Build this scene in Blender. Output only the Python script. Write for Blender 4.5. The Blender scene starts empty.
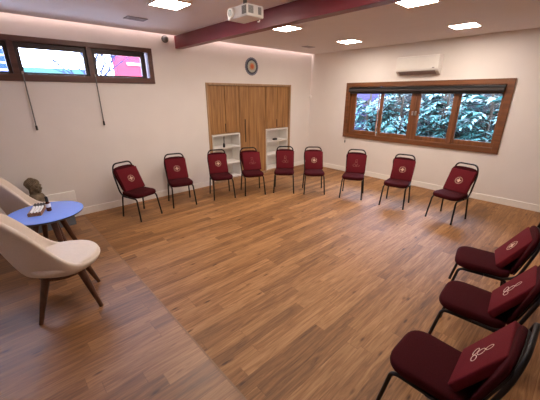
import bpy, bmesh, math, random
from mathutils import Vector, Matrix, Quaternion
random.seed(7)
PI = math.pi
sc = bpy.context.scene
COL = sc.collection

# ------------------------------------------------------------------ materials
def nodes_of(name):
    m = bpy.data.materials.new(name)
    m.use_nodes = True
    nt = m.node_tree
    return m, nt, nt.nodes['Principled BSDF']

def simple(name, col, rough=0.5, metal=0.0, spec=0.5, var=0.06, scale=30.0, bump=0.0, bscale=200.0, sheen=0.0, coat=0.0, stretch=None):
    """principled colour with a faint noise variation and optional bump"""
    m, nt, b = nodes_of(name)
    N, L = nt.nodes, nt.links
    tc = N.new('ShaderNodeTexCoord')
    src = tc.outputs['Object']
    if stretch:
        mp = N.new('ShaderNodeMapping'); mp.inputs['Scale'].default_value = stretch
        L.new(src, mp.inputs['Vector']); src = mp.outputs['Vector']
    n = N.new('ShaderNodeTexNoise'); n.inputs['Scale'].default_value = scale; n.inputs['Detail'].default_value = 3
    L.new(src, n.inputs['Vector'])
    r = N.new('ShaderNodeValToRGB')
    r.color_ramp.elements[0].position = 0.3; r.color_ramp.elements[1].position = 0.7
    r.color_ramp.elements[0].color = [c * (1 - var) for c in col] + [1]
    r.color_ramp.elements[1].color = [min(1, c * (1 + var)) for c in col] + [1]
    L.new(n.outputs['Fac'], r.inputs['Fac']); L.new(r.outputs['Color'], b.inputs['Base Color'])
    b.inputs['Roughness'].default_value = rough; b.inputs['Metallic'].default_value = metal
    b.inputs['Specular IOR Level'].default_value = spec
    if sheen: b.inputs['Sheen Weight'].default_value = sheen
    if coat: b.inputs['Coat Weight'].default_value = coat; b.inputs['Coat Roughness'].default_value = 0.15
    if bump:
        n2 = N.new('ShaderNodeTexNoise'); n2.inputs['Scale'].default_value = bscale
        L.new(src, n2.inputs['Vector'])
        bp = N.new('ShaderNodeBump'); bp.inputs['Strength'].default_value = bump; bp.inputs['Distance'].default_value = 0.002
        L.new(n2.outputs['Fac'], bp.inputs['Height']); L.new(bp.outputs['Normal'], b.inputs['Normal'])
    return m

def wood(name, dark, light, axis='z', scale=1.0, rough=0.45, coat=0.0):
    m, nt, b = nodes_of(name)
    N, L = nt.nodes, nt.links
    tc = N.new('ShaderNodeTexCoord'); mp = N.new('ShaderNodeMapping')
    s = {'x': (1.2, 26, 26), 'y': (26, 1.2, 26), 'z': (26, 26, 1.2)}[axis]
    mp.inputs['Scale'].default_value = [v * scale for v in s]
    L.new(tc.outputs['Object'], mp.inputs['Vector'])
    n = N.new('ShaderNodeTexNoise'); n.inputs['Scale'].default_value = 1.0; n.inputs['Detail'].default_value = 6
    n.inputs['Roughness'].default_value = 0.6; n.inputs['Distortion'].default_value = 0.6
    L.new(mp.outputs['Vector'], n.inputs['Vector'])
    r = N.new('ShaderNodeValToRGB')
    r.color_ramp.elements[0].position = 0.32; r.color_ramp.elements[1].position = 0.68
    r.color_ramp.elements[0].color = list(dark) + [1]; r.color_ramp.elements[1].color = list(light) + [1]
    L.new(n.outputs['Fac'], r.inputs['Fac']); L.new(r.outputs['Color'], b.inputs['Base Color'])
    b.inputs['Roughness'].default_value = rough
    if coat: b.inputs['Coat Weight'].default_value = coat; b.inputs['Coat Roughness'].default_value = 0.2
    return m

def emit(name, col, strength):
    m = bpy.data.materials.new(name); m.use_nodes = True
    nt = m.node_tree; nt.nodes.clear()
    e = nt.nodes.new('ShaderNodeEmission'); o = nt.nodes.new('ShaderNodeOutputMaterial')
    e.inputs['Color'].default_value = list(col) + [1]; e.inputs['Strength'].default_value = strength
    nt.links.new(e.outputs[0], o.inputs['Surface'])
    return m

def glass_pane(name):
    m = bpy.data.materials.new(name); m.use_nodes = True
    nt = m.node_tree; nt.nodes.clear()
    t = nt.nodes.new('ShaderNodeBsdfTransparent'); g = nt.nodes.new('ShaderNodeBsdfGlossy')
    t.inputs['Color'].default_value = (0.94, 0.97, 0.97, 1); g.inputs['Roughness'].default_value = 0.02
    f = nt.nodes.new('ShaderNodeFresnel'); f.inputs['IOR'].default_value = 1.25
    mx = nt.nodes.new('ShaderNodeMixShader'); o = nt.nodes.new('ShaderNodeOutputMaterial')
    nt.links.new(f.outputs[0], mx.inputs[0]); nt.links.new(t.outputs[0], mx.inputs[1])
    nt.links.new(g.outputs[0], mx.inputs[2]); nt.links.new(mx.outputs[0], o.inputs['Surface'])
    return m

def floor_mat(name, width, length, seed, lo, mid, hi, rough, spec, coat):
    """laminate strips running along x: random tone per strip, stretched grain, small knots"""
    m, nt, b = nodes_of(name)
    N, L = nt.nodes, nt.links
    def math_(op, a, bb=None):
        n = N.new('ShaderNodeMath'); n.operation = op
        for i, v in enumerate((a, bb)):
            if v is None: continue
            if isinstance(v, (int, float)): n.inputs[i].default_value = v
            else: L.new(v, n.inputs[i])
        return n.outputs[0]
    tc = N.new('ShaderNodeTexCoord'); sx = N.new('ShaderNodeSeparateXYZ')
    L.new(tc.outputs['Object'], sx.inputs[0])
    X, Y = sx.outputs['X'], sx.outputs['Y']
    v = math_('DIVIDE', Y, width); row = math_('FLOOR', v); fv = math_('SUBTRACT', v, row)
    wn = N.new('ShaderNodeTexWhiteNoise'); wn.noise_dimensions = '1D'
    L.new(math_('ADD', row, seed + 0.5), wn.inputs['W'])
    u = math_('ADD', math_('DIVIDE', X, length), math_('MULTIPLY', wn.outputs['Value'], 7.31))
    cidx = math_('FLOOR', u); fu = math_('SUBTRACT', u, cidx)
    cb = N.new('ShaderNodeCombineXYZ'); L.new(row, cb.inputs[0]); L.new(cidx, cb.inputs[1]); cb.inputs[2].default_value = seed
    w2 = N.new('ShaderNodeTexWhiteNoise'); w2.noise_dimensions = '3D'; L.new(cb.outputs[0], w2.inputs['Vector'])
    tone = w2.outputs['Value']
    # grain: noise stretched along the strip, shifted per strip
    cg = N.new('ShaderNodeCombineXYZ')
    L.new(math_('ADD', math_('MULTIPLY', X, 3.0), math_('MULTIPLY', tone, 50)), cg.inputs[0])
    L.new(math_('MULTIPLY', Y, 42.0), cg.inputs[1]); L.new(math_('MULTIPLY', tone, 20), cg.inputs[2])
    g = N.new('ShaderNodeTexNoise'); g.inputs['Scale'].default_value = 1.0; g.inputs['Detail'].default_value = 5
    g.inputs['Roughness'].default_value = 0.6; g.inputs['Distortion'].default_value = 1.0
    L.new(cg.outputs[0], g.inputs['Vector'])
    ck = N.new('ShaderNodeCombineXYZ')
    L.new(math_('MULTIPLY', X, 4.2), ck.inputs[0]); L.new(math_('MULTIPLY', Y, 14.0), ck.inputs[1])
    vo = N.new('ShaderNodeTexVoronoi'); vo.inputs['Scale'].default_value = 1.0; L.new(ck.outputs[0], vo.inputs['Vector'])
    kn = N.new('ShaderNodeMapRange'); kn.inputs[1].default_value = 0.05; kn.inputs[2].default_value = 0.2
    kn.inputs[3].default_value = 1.0; kn.inputs[4].default_value = 0.0
    L.new(vo.outputs['Distance'], kn.inputs[0])
    sc_ = N.new('ShaderNodeSeparateColor'); L.new(vo.outputs['Color'], sc_.inputs[0])
    knot = math_('MULTIPLY', kn.outputs[0], math_('GREATER_THAN', sc_.outputs[0], 0.62))
    t = math_('ADD', math_('MULTIPLY', tone, 0.27), math_('MULTIPLY', g.outputs['Fac'], 1.05))
    t = math_('SUBTRACT', math_('SUBTRACT', t, 0.15), math_('MULTIPLY', knot, 0.4))
    r = N.new('ShaderNodeValToRGB'); cr = r.color_ramp
    cr.elements[0].position = 0.12; cr.elements[0].color = list(lo) + [1]
    cr.elements[1].position = 0.85; cr.elements[1].color = list(hi) + [1]
    e = cr.elements.new(0.5); e.color = list(mid) + [1]
    L.new(t, r.inputs['Fac'])
    # thin dark joints
    j = math_('MAXIMUM', math_('LESS_THAN', fv, 0.022), math_('LESS_THAN', fu, 0.003))
    mx = N.new('ShaderNodeMix'); mx.data_type = 'RGBA'; mx.blend_type = 'MULTIPLY'
    L.new(math_('MULTIPLY', j, 0.45), mx.inputs['Factor']); L.new(r.outputs['Color'], mx.inputs['A'])
    mx.inputs['B'].default_value = (0.25, 0.18, 0.14, 1)
    L.new(mx.outputs['Result'], b.inputs['Base Color'])
    rr = math_('ADD', math_('MULTIPLY', g.outputs['Fac'], 0.16), rough - 0.08)
    L.new(rr, b.inputs['Roughness'])
    b.inputs['Specular IOR Level'].default_value = spec
    b.inputs['Coat Weight'].default_value = coat; b.inputs['Coat Roughness'].default_value = 0.36
    bp = N.new('ShaderNodeBump'); bp.inputs['Strength'].default_value = 0.12; bp.inputs['Distance'].default_value = 0.002
    L.new(math_('SUBTRACT', g.outputs['Fac'], j), bp.inputs['Height']); L.new(bp.outputs['Normal'], b.inputs['Normal'])
    return m

M = {}
M['wall'] = simple('wall paint', (0.77, 0.73, 0.695), 0.75, var=0.015, scale=3, bump=0.1, bscale=90, spec=0.2)
M['ceil'] = simple('ceiling paint', (0.79, 0.74, 0.735), 0.85, var=0.01, scale=4, spec=0.15)
M['skirt'] = simple('white skirting', (0.88, 0.86, 0.82), 0.45, var=0.02)
M['floor'] = floor_mat('laminate floor', 0.098, 1.05, 3, (0.062, 0.025, 0.009), (0.255, 0.120, 0.043), (0.46, 0.245, 0.103), 0.48, 0.26, 0.0)
M['floor2'] = floor_mat('glossier laminate floor', 0.112, 1.2, 11, (0.055, 0.022, 0.008), (0.22, 0.100, 0.036), (0.40, 0.205, 0.083), 0.43, 0.62, 0.0)
M['joint'] = simple('floor joint', (0.22, 0.12, 0.055), 0.5)
M['beam'] = simple('maroon beam paint', (0.185, 0.022, 0.030), 0.4, var=0.08, scale=4)
M['oak'] = wood('oak veneer', (0.20, 0.088, 0.026), (0.45, 0.235, 0.080), 'z', 1.0, 0.5)
M['oakframe'] = wood('oak casing', (0.30, 0.175, 0.085), (0.45, 0.29, 0.16), 'z', 1.0, 0.5)
M['dkslot'] = simple('dark brown slot', (0.055, 0.022, 0.01), 0.6)
M['winwood'] = wood('window hardwood', (0.105, 0.036, 0.013), (0.225, 0.082, 0.028), 'x', 0.8, 0.4, 0.2)
M['winwoody'] = wood('window hardwood along y', (0.105, 0.036, 0.013), (0.225, 0.082, 0.028), 'y', 0.8, 0.4, 0.2)
M['winwoodz'] = wood('window hardwood upright', (0.115, 0.040, 0.014), (0.24, 0.088, 0.030), 'z', 0.8, 0.4, 0.2)
M['windark'] = wood('dark stained window wood', (0.075, 0.030, 0.022), (0.13, 0.055, 0.038), 'x', 0.8, 0.4)
M['sashdark'] = simple('dark sash', (0.030, 0.016, 0.016), 0.45)
M['blind'] = simple('charcoal blind fabric', (0.035, 0.027, 0.026), 0.7, var=0.1, scale=80)
M['glass'] = glass_pane('window glass')
M['white'] = simple('white laminate', (0.78, 0.76, 0.72), 0.5, var=0.015)
M['plastic'] = simple('white plastic', (0.76, 0.74, 0.71), 0.4, var=0.01)
M['plgrey'] = simple('grey plastic', (0.16, 0.16, 0.16), 0.5)
M['vent'] = simple('vent grey', (0.34, 0.29, 0.29), 0.5)
M['black'] = simple('black plastic', (0.012, 0.011, 0.012), 0.4)
M['tube'] = simple('black powder coat', (0.006, 0.005, 0.006), 0.45, var=0.1, spec=0.35)
M['maroon'] = simple('maroon woven fabric', (0.044, 0.0038, 0.0062), 0.9, var=0.18, scale=160, bump=0.5, bscale=700, spec=0.12)
M['maroon2'] = simple('maroon cushion cloth', (0.112, 0.0075, 0.0130), 0.85, var=0.10, scale=120, bump=0.3, bscale=600, spec=0.15)
M['gold'] = simple('pale gold thread', (0.62, 0.43, 0.31), 0.55, var=0.1, scale=200)
M['thread'] = simple('off white thread', (0.80, 0.68, 0.58), 0.55, var=0.05, scale=200)
M['goldsoft'] = simple('dull gold thread', (0.30, 0.12, 0.09), 0.6, var=0.1, scale=200)
M['cream'] = simple('cream upholstery', (0.68, 0.60, 0.525), 0.7, var=0.03, scale=60, bump=0.15, bscale=500, spec=0.3)
M['walnut'] = wood('walnut', (0.045, 0.017, 0.010), (0.115, 0.044, 0.024), 'z', 1.2, 0.35, 0.2)
M['blue'] = simple('blue laminate', (0.20, 0.35, 0.95), 0.25, var=0.02, spec=0.6)
M['edge'] = simple('dark table edge', (0.02, 0.016, 0.025), 0.4)
M['stone'] = simple('weathered stone', (0.175, 0.135, 0.090), 0.85, var=0.35, scale=22, bump=0.8, bscale=60)
M['benchtop'] = wood('brown bench top', (0.10, 0.042, 0.020), (0.17, 0.075, 0.035), 'x', 0.8, 0.45)
M['benchside'] = simple('grey blue bench front', (0.13, 0.15, 0.18), 0.5, var=0.06, scale=20)
M['tray'] = wood('tan tray wood', (0.20, 0.085, 0.035), (0.42, 0.22, 0.10), 'x', 2.0, 0.5)
M['bottle'] = simple('red brown bottle', (0.10, 0.025, 0.015), 0.25)
M['paper'] = simple('white label', (0.85, 0.85, 0.85), 0.5)
M['metal'] = simple('grey metal', (0.45, 0.42, 0.40), 0.35, metal=0.9)
M['lamp'] = emit('lamp diffuser', (1.0, 0.85, 0.73), 34.0)
M['led'] = emit('cove led', (1.0, 0.78, 0.74), 17.0)
M['lampframe'] = simple('lamp frame', (0.80, 0.77, 0.73), 0.5)
for k, c in {'mA': (0.15, 0.155, 0.20), 'mB': (0.022, 0.025, 0.045), 'mC': (0.42, 0.43, 0.36), 'mD': (0.58, 0.30, 0.14), 'mE': (0.58, 0.11, 0.025)}.items():
    M[k] = simple('mandala ' + k, c, 0.5, var=0.25, scale=70)
M['leafA'] = simple('silvery leaf', (0.060, 0.225, 0.21), 0.32, var=0.7, scale=9, spec=0.6)
M['leafB'] = simple('green leaf', (0.012, 0.042, 0.032), 0.45, var=0.4, scale=6)
M['stem'] = simple('shrub stem', (0.05, 0.035, 0.02), 0.8)
M['violet'] = simple('violet wall', (0.034, 0.026, 0.095), 0.8, var=0.05)
M['backing'] = simple('dark shade backing', (0.006, 0.011, 0.012), 0.9, var=0.5, scale=5)  # near-black, puts the shade behind the shrubs into the colour
M['soil'] = simple('garden soil', (0.028, 0.026, 0.022), 0.9, var=0.3, scale=8)
M['pave'] = simple('pale paving', (0.42, 0.41, 0.40), 0.9, var=0.1, scale=3)
M['redbuild'] = simple('red render', (0.28, 0.034, 0.05), 0.8, spec=0.0, var=0.08, scale=2)
M['whitebuild'] = simple('white render', (0.6, 0.6, 0.6), 0.8, var=0.03, scale=1)
M['teal'] = simple('teal band', (0.045, 0.105, 0.09), 0.7, spec=0.0)
M['blueglass'] = simple('blue panel', (0.015, 0.034, 0.12), 0.6, spec=0.05)
M['bark'] = simple('grey blue bark', (0.028, 0.034, 0.068), 0.9, spec=0.0)

# ------------------------------------------------------------------ mesh helpers
def obj(name, bm, mat, parent=None, smooth=False, loc=None):
    me = bpy.data.meshes.new(name)
    bmesh.ops.recalc_face_normals(bm, faces=bm.faces)
    bm.to_mesh(me); bm.free()
    me.materials.append(M[mat] if isinstance(mat, str) else mat)
    if smooth:
        for p in me.polygons: p.use_smooth = True
        try: me.set_sharp_from_angle(angle=math.radians(42))
        except Exception: pass
    o = bpy.data.objects.new(name, me); COL.objects.link(o)
    if parent: o.parent = parent
    if loc: o.location = loc
    return o

def tag(o, label, cat, group=None):
    o['label'] = label; o['category'] = cat
    if group: o['group'] = group
    return o

def thing(name, label, cat, loc=(0, 0, 0), rz=0.0, group=None):
    o = bpy.data.objects.new(name, None); COL.objects.link(o)
    o.empty_display_size = 0.1; o.location = loc; o.rotation_euler = (0, 0, rz)
    return tag(o, label, cat, group)

def struct(name, bm, mat, parent=None, smooth=False):
    o = obj(name, bm, mat, parent, smooth)
    if parent is None: o['kind'] = 'structure'
    return o

def struct_empty(name, loc=(0, 0, 0)):
    o = bpy.data.objects.new(name, None); COL.objects.link(o); o.location = loc; o['kind'] = 'structure'
    return o

def dup(root):
    r = root.copy(); COL.objects.link(r)
    for ch in list(root.children):
        c = ch.copy(); COL.objects.link(c); c.parent = r
        for g in list(ch.children):
            d = g.copy(); COL.objects.link(d); d.parent = c
    return r

def box(bm, x0, x1, y0, y1, z0, z1, bev=0.0, seg=2):
    r = bmesh.ops.create_cube(bm, size=1.0)
    vs = r['verts']
    for v in vs:
        v.co = Vector(((x0 + x1) / 2 + v.co.x * (x1 - x0), (y0 + y1) / 2 + v.co.y * (y1 - y0), (z0 + z1) / 2 + v.co.z * (z1 - z0)))
    if bev > 0:
        es = list({e for v in vs for e in v.link_edges})
        bmesh.ops.bevel(bm, geom=es, offset=bev, segments=seg, affect='EDGES', profile=0.5)
    return bm

def B(*a, **k): return box(bmesh.new(), *a, **k)

def fillet(pts, r, n=6):
    pts = [Vector(p) for p in pts]; out = [pts[0]]
    for i in range(1, len(pts) - 1):
        a, b, c = pts[i - 1], pts[i], pts[i + 1]
        ra = min(r, (a - b).length * 0.48, (c - b).length * 0.48)
        p0 = b + (a - b).normalized() * ra; p1 = b + (c - b).normalized() * ra
        for k in range(n + 1):
            t = k / n
            out.append((1 - t) ** 2 * p0 + 2 * t * (1 - t) * b + t * t * p1)
    out.append(pts[-1]); return out

def tube(bm, pts, r, n=10, closed=False, r_end=None):
    pts = [Vector(p) for p in pts]; m = len(pts)
    tans = []
    for i in range(m):
        a = pts[(i - 1) % m] if (closed or i > 0) else pts[0]
        c = pts[(i + 1) % m] if (closed or i < m - 1) else pts[-1]
        tans.append((c - a).normalized())
    up = Vector((0, 0, 1)) if abs(tans[0].z) < 0.9 else Vector((1, 0, 0))
    nrm = (up - tans[0] * up.dot(tans[0])).normalized()
    rings = []
    for i in range(m):
        nrm = (nrm - tans[i] * nrm.dot(tans[i])).normalized()
        bi = tans[i].cross(nrm)
        rr = r if r_end is None else r + (r_end - r) * i / (m - 1)
        rings.append([bm.verts.new(pts[i] + (nrm * math.cos(2 * PI * k / n) + bi * math.sin(2 * PI * k / n)) * rr) for k in range(n)])
    for i in range(m if closed else m - 1):
        A, C = rings[i], rings[(i + 1) % m]
        for k in range(n):
            bm.faces.new((A[k], A[(k + 1) % n], C[(k + 1) % n], C[k]))
    if not closed:
        bm.faces.new(rings[0][::-1]); bm.faces.new(rings[-1])
    return bm

def loft(bm, rings, cap=True):
    vr = [[bm.verts.new(p) for p in r] for r in rings]; n = len(vr[0])
    for a, c in zip(vr, vr[1:]):
        for k in range(n): bm.faces.new((a[k], a[(k + 1) % n], c[(k + 1) % n], c[k]))
    if cap:
        bm.faces.new(vr[0][::-1]); bm.faces.new(vr[-1])
    return bm

def lathe(bm, prof, n=32, c=(0, 0, 0)):
    rings = [[Vector((c[0] + max(r, 1e-4) * math.cos(2 * PI * k / n), c[1] + max(r, 1e-4) * math.sin(2 * PI * k / n), c[2] + z)) for k in range(n)] for r, z in prof]
    return loft(bm, rings)

def outline_round(w0, w1, d, rad_f, rad_b, n=7):
    """rounded trapezoid in (x, y): back edge at x=0 width w0, front edge at x=d width w1"""
    P = [(0, -w0 / 2, rad_b), (d, -w1 / 2, rad_f), (d, w1 / 2, rad_f), (0, w0 / 2, rad_b)]
    out = []
    for i in range(4):
        b = Vector(P[i][:2]); a = Vector(P[i - 1][:2]); c = Vector(P[(i + 1) % 4][:2]); r = P[i][2]
        p0 = b + (a - b).normalized() * r; p1 = b + (c - b).normalized() * r
        for k in range(n + 1):
            t = k / n; out.append((1 - t) ** 2 * p0 + 2 * t * (1 - t) * b + t * t * p1)
    return out

def pad(bm, outl, thick, edge, frame, dome=0.0):
    """soft pad: outline in 2D extruded by thick with rounded edges; frame maps (u, v, w) to a 3D point"""
    c = sum((Vector(p) for p in outl), Vector((0, 0))) / len(outl)
    size = max((Vector(p) - c).length for p in outl)
    prof = []
    for k in range(6):
        a = PI / 2 * k / 5; prof.append((edge * (1 - math.sin(a)), edge * (1 - math.cos(a))))
    for k in range(6):
        a = PI / 2 * k / 5; prof.append((edge * (1 - math.cos(a)), thick - edge * (1 - math.sin(a))))
    rings = []
    for ins, h in prof:
        s = 1 - ins / size
        rings.append([frame(c.x + (p[0] - c.x) * s, c.y + (p[1] - c.y) * s, h) for p in outl])
    for s in (0.75, 0.5, 0.25, 0.02):
        rings.append([frame(c.x + (p[0] - c.x) * s, c.y + (p[1] - c.y) * s, thick + dome * (1 - s * s)) for p in outl])
    return loft(bm, rings)

# ------------------------------------------------------------------ room shell
CZ = 2.786          # ceiling height
XL, YB = -8.4, -7.6 # far ends of the room behind the camera
SEAM = -5.581
struct('floor', B(SEAM, 0.15, YB, 0.6, -0.12, 0.0), 'floor')
struct('floor_left', B(XL - 0.15, SEAM, YB, 0.15, -0.12, 0.0), 'floor2')
bm = bmesh.new(); box(bm, SEAM - 0.006, SEAM + 0.006, YB, -0.016, 0.0, 0.0015, 0.0006)
struct('trim_1', bm, 'joint')

# wall_back holds the high window and the wardrobe opening
WX0, WX1, WZ0, WZ1 = -7.92, -4.128, 2.010, 2.554  # extra window width out of view at the left, added for more daylight
KX0, KX1, KZ = -3.140, -0.745, 2.057
bm = bmesh.new()
box(bm, XL, WX0, 0, 0.2, 0, 3.1); box(bm, WX0, WX1, 0, 0.2, 0, WZ0); box(bm, WX0, WX1, 0, 0.2, WZ1, 3.1)
box(bm, WX1, KX0, 0, 0.2, 0, 3.1); box(bm, KX0, KX1, 0, 0.2, KZ, 3.1); box(bm, KX1, 0.0, 0, 0.2, 0, 3.1)
struct('wall_back', bm, 'wall')
# wall_right holds the garden window
RY0, RY1, RZ0, RZ1 = -4.272, -1.112, 0.858, 2.091
bm = bmesh.new()
box(bm, 0, 0.2, RY1, 0.2, 0, 3.1); box(bm, 0, 0.2, RY0, RY1, 0, RZ0); box(bm, 0, 0.2, RY0, RY1, RZ1, 3.1); box(bm, 0, 0.2, YB, RY0, 0, 3.1)
struct('wall_right', bm, 'wall')
struct('wall_left', B(XL - 0.2, XL, YB, 0.2, 0, 3.1), 'wall')
struct('wall_front', B(XL - 0.2, 0.2, YB - 0.2, YB, 0, 3.1), 'wall')
struct('ceiling', B(XL, 0.0, YB, -0.062, CZ, CZ + 0.012), 'ceil')
struct('roof_slab', B(XL - 0.2, 0.2, YB - 0.2, 0.2, 3.1, 3.25), 'ceil')  # unseen slab added above the ceiling to keep sky light out
# light cove between the ceiling edge and the wall
led = struct_empty('trim_2')
bm = bmesh.new(); box(bm, XL + 0.1, -0.02, -0.062, -0.045, 2.950, 2.958)
obj('led_strip', bm, 'led', led)
struct('beam', B(-3.69, -3.562, YB, 0.0, 2.594, CZ, 0.003), 'beam')
def skirt(name, bm): return struct(name, bm, 'skirt')
bm = bmesh.new(); box(bm, XL, KX0 - 0.002, -0.014, 0, 0, 0.116, 0.003); box(bm, KX1 + 0.002, 0, -0.014, 0, 0, 0.116, 0.003)
skirt('baseboard_back', bm)
skirt('baseboard_right', B(-0.014, 0, YB, -0.014, 0, 0.116, 0.003))
skirt('baseboard_left', B(XL, XL + 0.014, YB, -0.014, 0, 0.116, 0.003))
skirt('trim_3', B(XL, -5.632, -0.022, 0, 0.252, 0.428, 0.004))

# ------------------------------------------------------------------ high window
def frame_ring(bm, x0, x1, z0, z1, t, y0, y1, bev=0.003):
    tt = (t, t, t, t) if not isinstance(t, tuple) else t   # left, right, bottom, top
    box(bm, x0, x0 + tt[0], y0, y1, z0, z1, bev); box(bm, x1 - tt[1], x1, y0, y1, z0, z1, bev)
    box(bm, x0 + tt[0], x1 - tt[1], y0, y1, z0, z0 + tt[2], bev); box(bm, x0 + tt[0], x1 - tt[1], y0, y1, z1 - tt[3], z1, bev)
    return bm
w1 = struct_empty('window_1', (0, 0, 0))
bm = bmesh.new(); frame_ring(bm, WX0, WX1, WZ0, WZ1, (0.075, 0.075, 0.088, 0.066), -0.022, 0.11)
obj('window_frame', bm, 'windark', w1)
for xc in (-6.848, -5.955, -5.062):
    obj('mullion', B(xc - 0.034, xc + 0.034, -0.012, 0.11, WZ0 + 0.088, WZ1 - 0.066, 0.003), 'windark', w1)
obj('mullion', B(-4.262, -4.236, 0.02, 0.11, WZ0 + 0.088, WZ1 - 0.066, 0.002), 'sashdark', w1)
for a, b in ((-7.845, -6.882), (-6.814, -5.989), (-5.921, -5.096), (-5.028, -4.262)):
    s = obj('sash', frame_ring(bmesh.new(), a, b, WZ0 + 0.088, WZ1 - 0.066, (0.05, 0.045, 0.026, 0.072), 0.03, 0.075), 'sashdark', w1)
    obj('pane', B(a + 0.045, b - 0.04, 0.05, 0.056, WZ0 + 0.11, WZ1 - 0.13), 'glass', s)
# opening rods hanging from the sashes
for x, zb, lab in ((-5.90, 1.372, 'thin opening rod with black grip hanging below the divider beside the white window pane'),
                   (-5.040, 1.385, 'thin opening rod with black grip hanging below the divider nearest the pink pane')):
    t = thing('opening_rod', lab, 'rod', (x, -0.034, zb), 0, 'opening rods of the high window')
    obj('shaft', tube(bmesh.new(), [(0, 0, 0.05), (0, 0, 2.115 - zb)], 0.0075, 8), 'plgrey', t, True)
    bm = bmesh.new(); tube(bm, [(0, 0, 0), (0, 0, 0.062)], 0.013, 10)
    obj('grip', bm, 'black', t, True)
    bm = bmesh.new(); tube(bm, [(0, 0, 2.095 - zb), (0, 0, 2.13 - zb)], 0.011, 8); box(bm, -0.008, 0.008, 0, 0.03, 2.112 - zb, 2.126 - zb)
    obj('hook', bm, 'metal', t, True)

# ------------------------------------------------------------------ garden window
w2 = struct_empty('window_2')
def ring_y(bm, y0, y1, z0, z1, t, x0, x1, bev=0.003):
    box(bm, x0, x1, y0, y0 + t[0], z0, z1, bev); box(bm, x0, x1, y1 - t[1], y1, z0, z1, bev)
    box(bm, x0, x1, y0 + t[0], y1 - t[1], z0, z0 + t[2], bev); box(bm, x0, x1, y0 + t[0], y1 - t[1], z1 - t[3], z1, bev)
    return bm
obj('window_frame', ring_y(bmesh.new(), RY0, RY1, RZ0, RZ1, (0.095, 0.115, 0.088, 0.088), -0.028, 0.13), 'winwoody', w2)
iy0, iy1, iz0, iz1 = RY0 + 0.095, RY1 - 0.115, RZ0 + 0.088, RZ1 - 0.088
# four sashes: outer pair on the rear track, inner pair on the front track
for (a, b, tl, tr, xo) in ((-1.93, iy1, 0.012, 0.135, 0.0), (-2.74, -1.98, 0.10, 0.066, 0.0), (-3.50, -2.742, 0.09, 0.088, 0.0), (iy0, -3.44, 0.045, 0.09, 0.0)):
    x0 = 0.035 if tl != 0.10 and tl != 0.09 else 0.005
    s = obj('sash', ring_y(bmesh.new(), a, b, iz0, iz1, (tl, tr, 0.092, 0.06), x0, x0 + 0.04), 'winwoodz', w2)
    obj('pane', B(x0 + 0.017, x0 + 0.023, a + tl - 0.005, b - tr + 0.005, iz0 + 0.085, iz1 - 0.05), 'glass', s)
bm = bmesh.new(); box(bm, -0.012, 0.006, -2.790, -2.752, 1.44, 1.52, 0.003); box(bm, -0.012, 0.006, -2.732, -2.694, 1.44, 1.52, 0.003)
obj('latch', bm, 'metal', w2)
obj('sill_bead', B(-0.022, 0.035, iy0 + 0.002, iy1 - 0.002, iz0, iz0 + 0.012, 0.002), 'winwoody', w2)
# roller blind rolled up under the head of the frame
t = thing('roller_blind', 'charcoal roller blind rolled up along the top of the garden window', 'blind', (0, 0, 0))
obj('cassette', B(-0.07, -0.0295, iy0 + 0.012, iy1 + 0.005, 1.945, 1.988, 0.004), 'black', t)
bm = bmesh.new(); tube(bm, [(-0.062, iy0 + 0.02, 1.915), (-0.062, iy1 - 0.0, 1.915)], 0.031, 16)
obj('fabric_roll', bm, 'blind', t, True)
bm = bmesh.new(); box(bm, -0.040, -0.034, iy0 + 0.03, iy1 - 0.01, 1.862, 1.92); box(bm, -0.046, -0.030, iy0 + 0.03, iy1 - 0.01, 1.850, 1.868, 0.004)
obj('hem_bar', bm, 'blind', t)
bm = bmesh.new(); tube(bm, [(-0.045, -1.198, 1.93), (-0.045, -1.200, 1.4), (-0.045, -1.203, 0.79)], 0.0022, 6)
obj('chain', bm, 'dkslot', t)
bm = bmesh.new(); lathe(bm, [(0.003, 0.06), (0.010, 0.05), (0.013, 0.02), (0.013, 0.0), (0.006, -0.012)], 12, (-0.045, -1.203, 0.735))
obj('chain_weight', bm, 'black', t, True)

# ------------------------------------------------------------------ wardrobe with open shelf units
wd = thing('wardrobe', 'tall built-in oak wardrobe with casing, flush doors and dark slot handles', 'wardrobe', (0, 0, 0))
obj('casing', frame_ring(bmesh.new(), KX0, KX1, 0.0, KZ, (0.042, 0.042, 0.05, 0.042), -0.012, 0.10), 'oakframe', wd)
bm = bmesh.new(); box(bm, KX0 + 0.002, KX1 - 0.002, 0.58, 0.6, 0.0, KZ - 0.002)
box(bm, KX0 + 0.002, KX0 + 0.022, 0.1, 0.58, 0, KZ - 0.002); box(bm, KX1 - 0.022, KX1 - 0.002, 0.1, 0.58, 0, KZ - 0.002)
box(bm, KX0 + 0.02, KX1 - 0.02, 0.1, 0.58, KZ - 0.03, KZ - 0.005)
box(bm, -2.312, -2.290, 0.07, 0.58, 0.05, KZ - 0.03); box(bm, -1.560, -1.538, 0.07, 0.58, 0.05, KZ - 0.03)
obj('carcass', bm, 'oak', wd)
DT = KZ - 0.046
def door(x0, x1, z0, hx, hz0, hz1):
    d = obj('door', B(x0, x1, 0.03, 0.055, z0, DT, 0.002), 'oak', wd)
    if hx is not None:
        obj('handle', B(hx - 0.011, hx + 0.011, 0.020, 0.034, hz0, hz1, 0.003), 'dkslot', d)
door(-3.092, -2.688, 1.052, -2.695, 1.085, 1.26); door(-2.678, -2.320, 1.052, None, 0, 0)
door(-2.308, -1.550, 0.052, -2.165, 0.82, 1.32)
door(-1.538, -1.181, 1.060, None, 0, 0); door(-1.171, -0.790, 1.060, -1.185, 1.09, 1.27)
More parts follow.
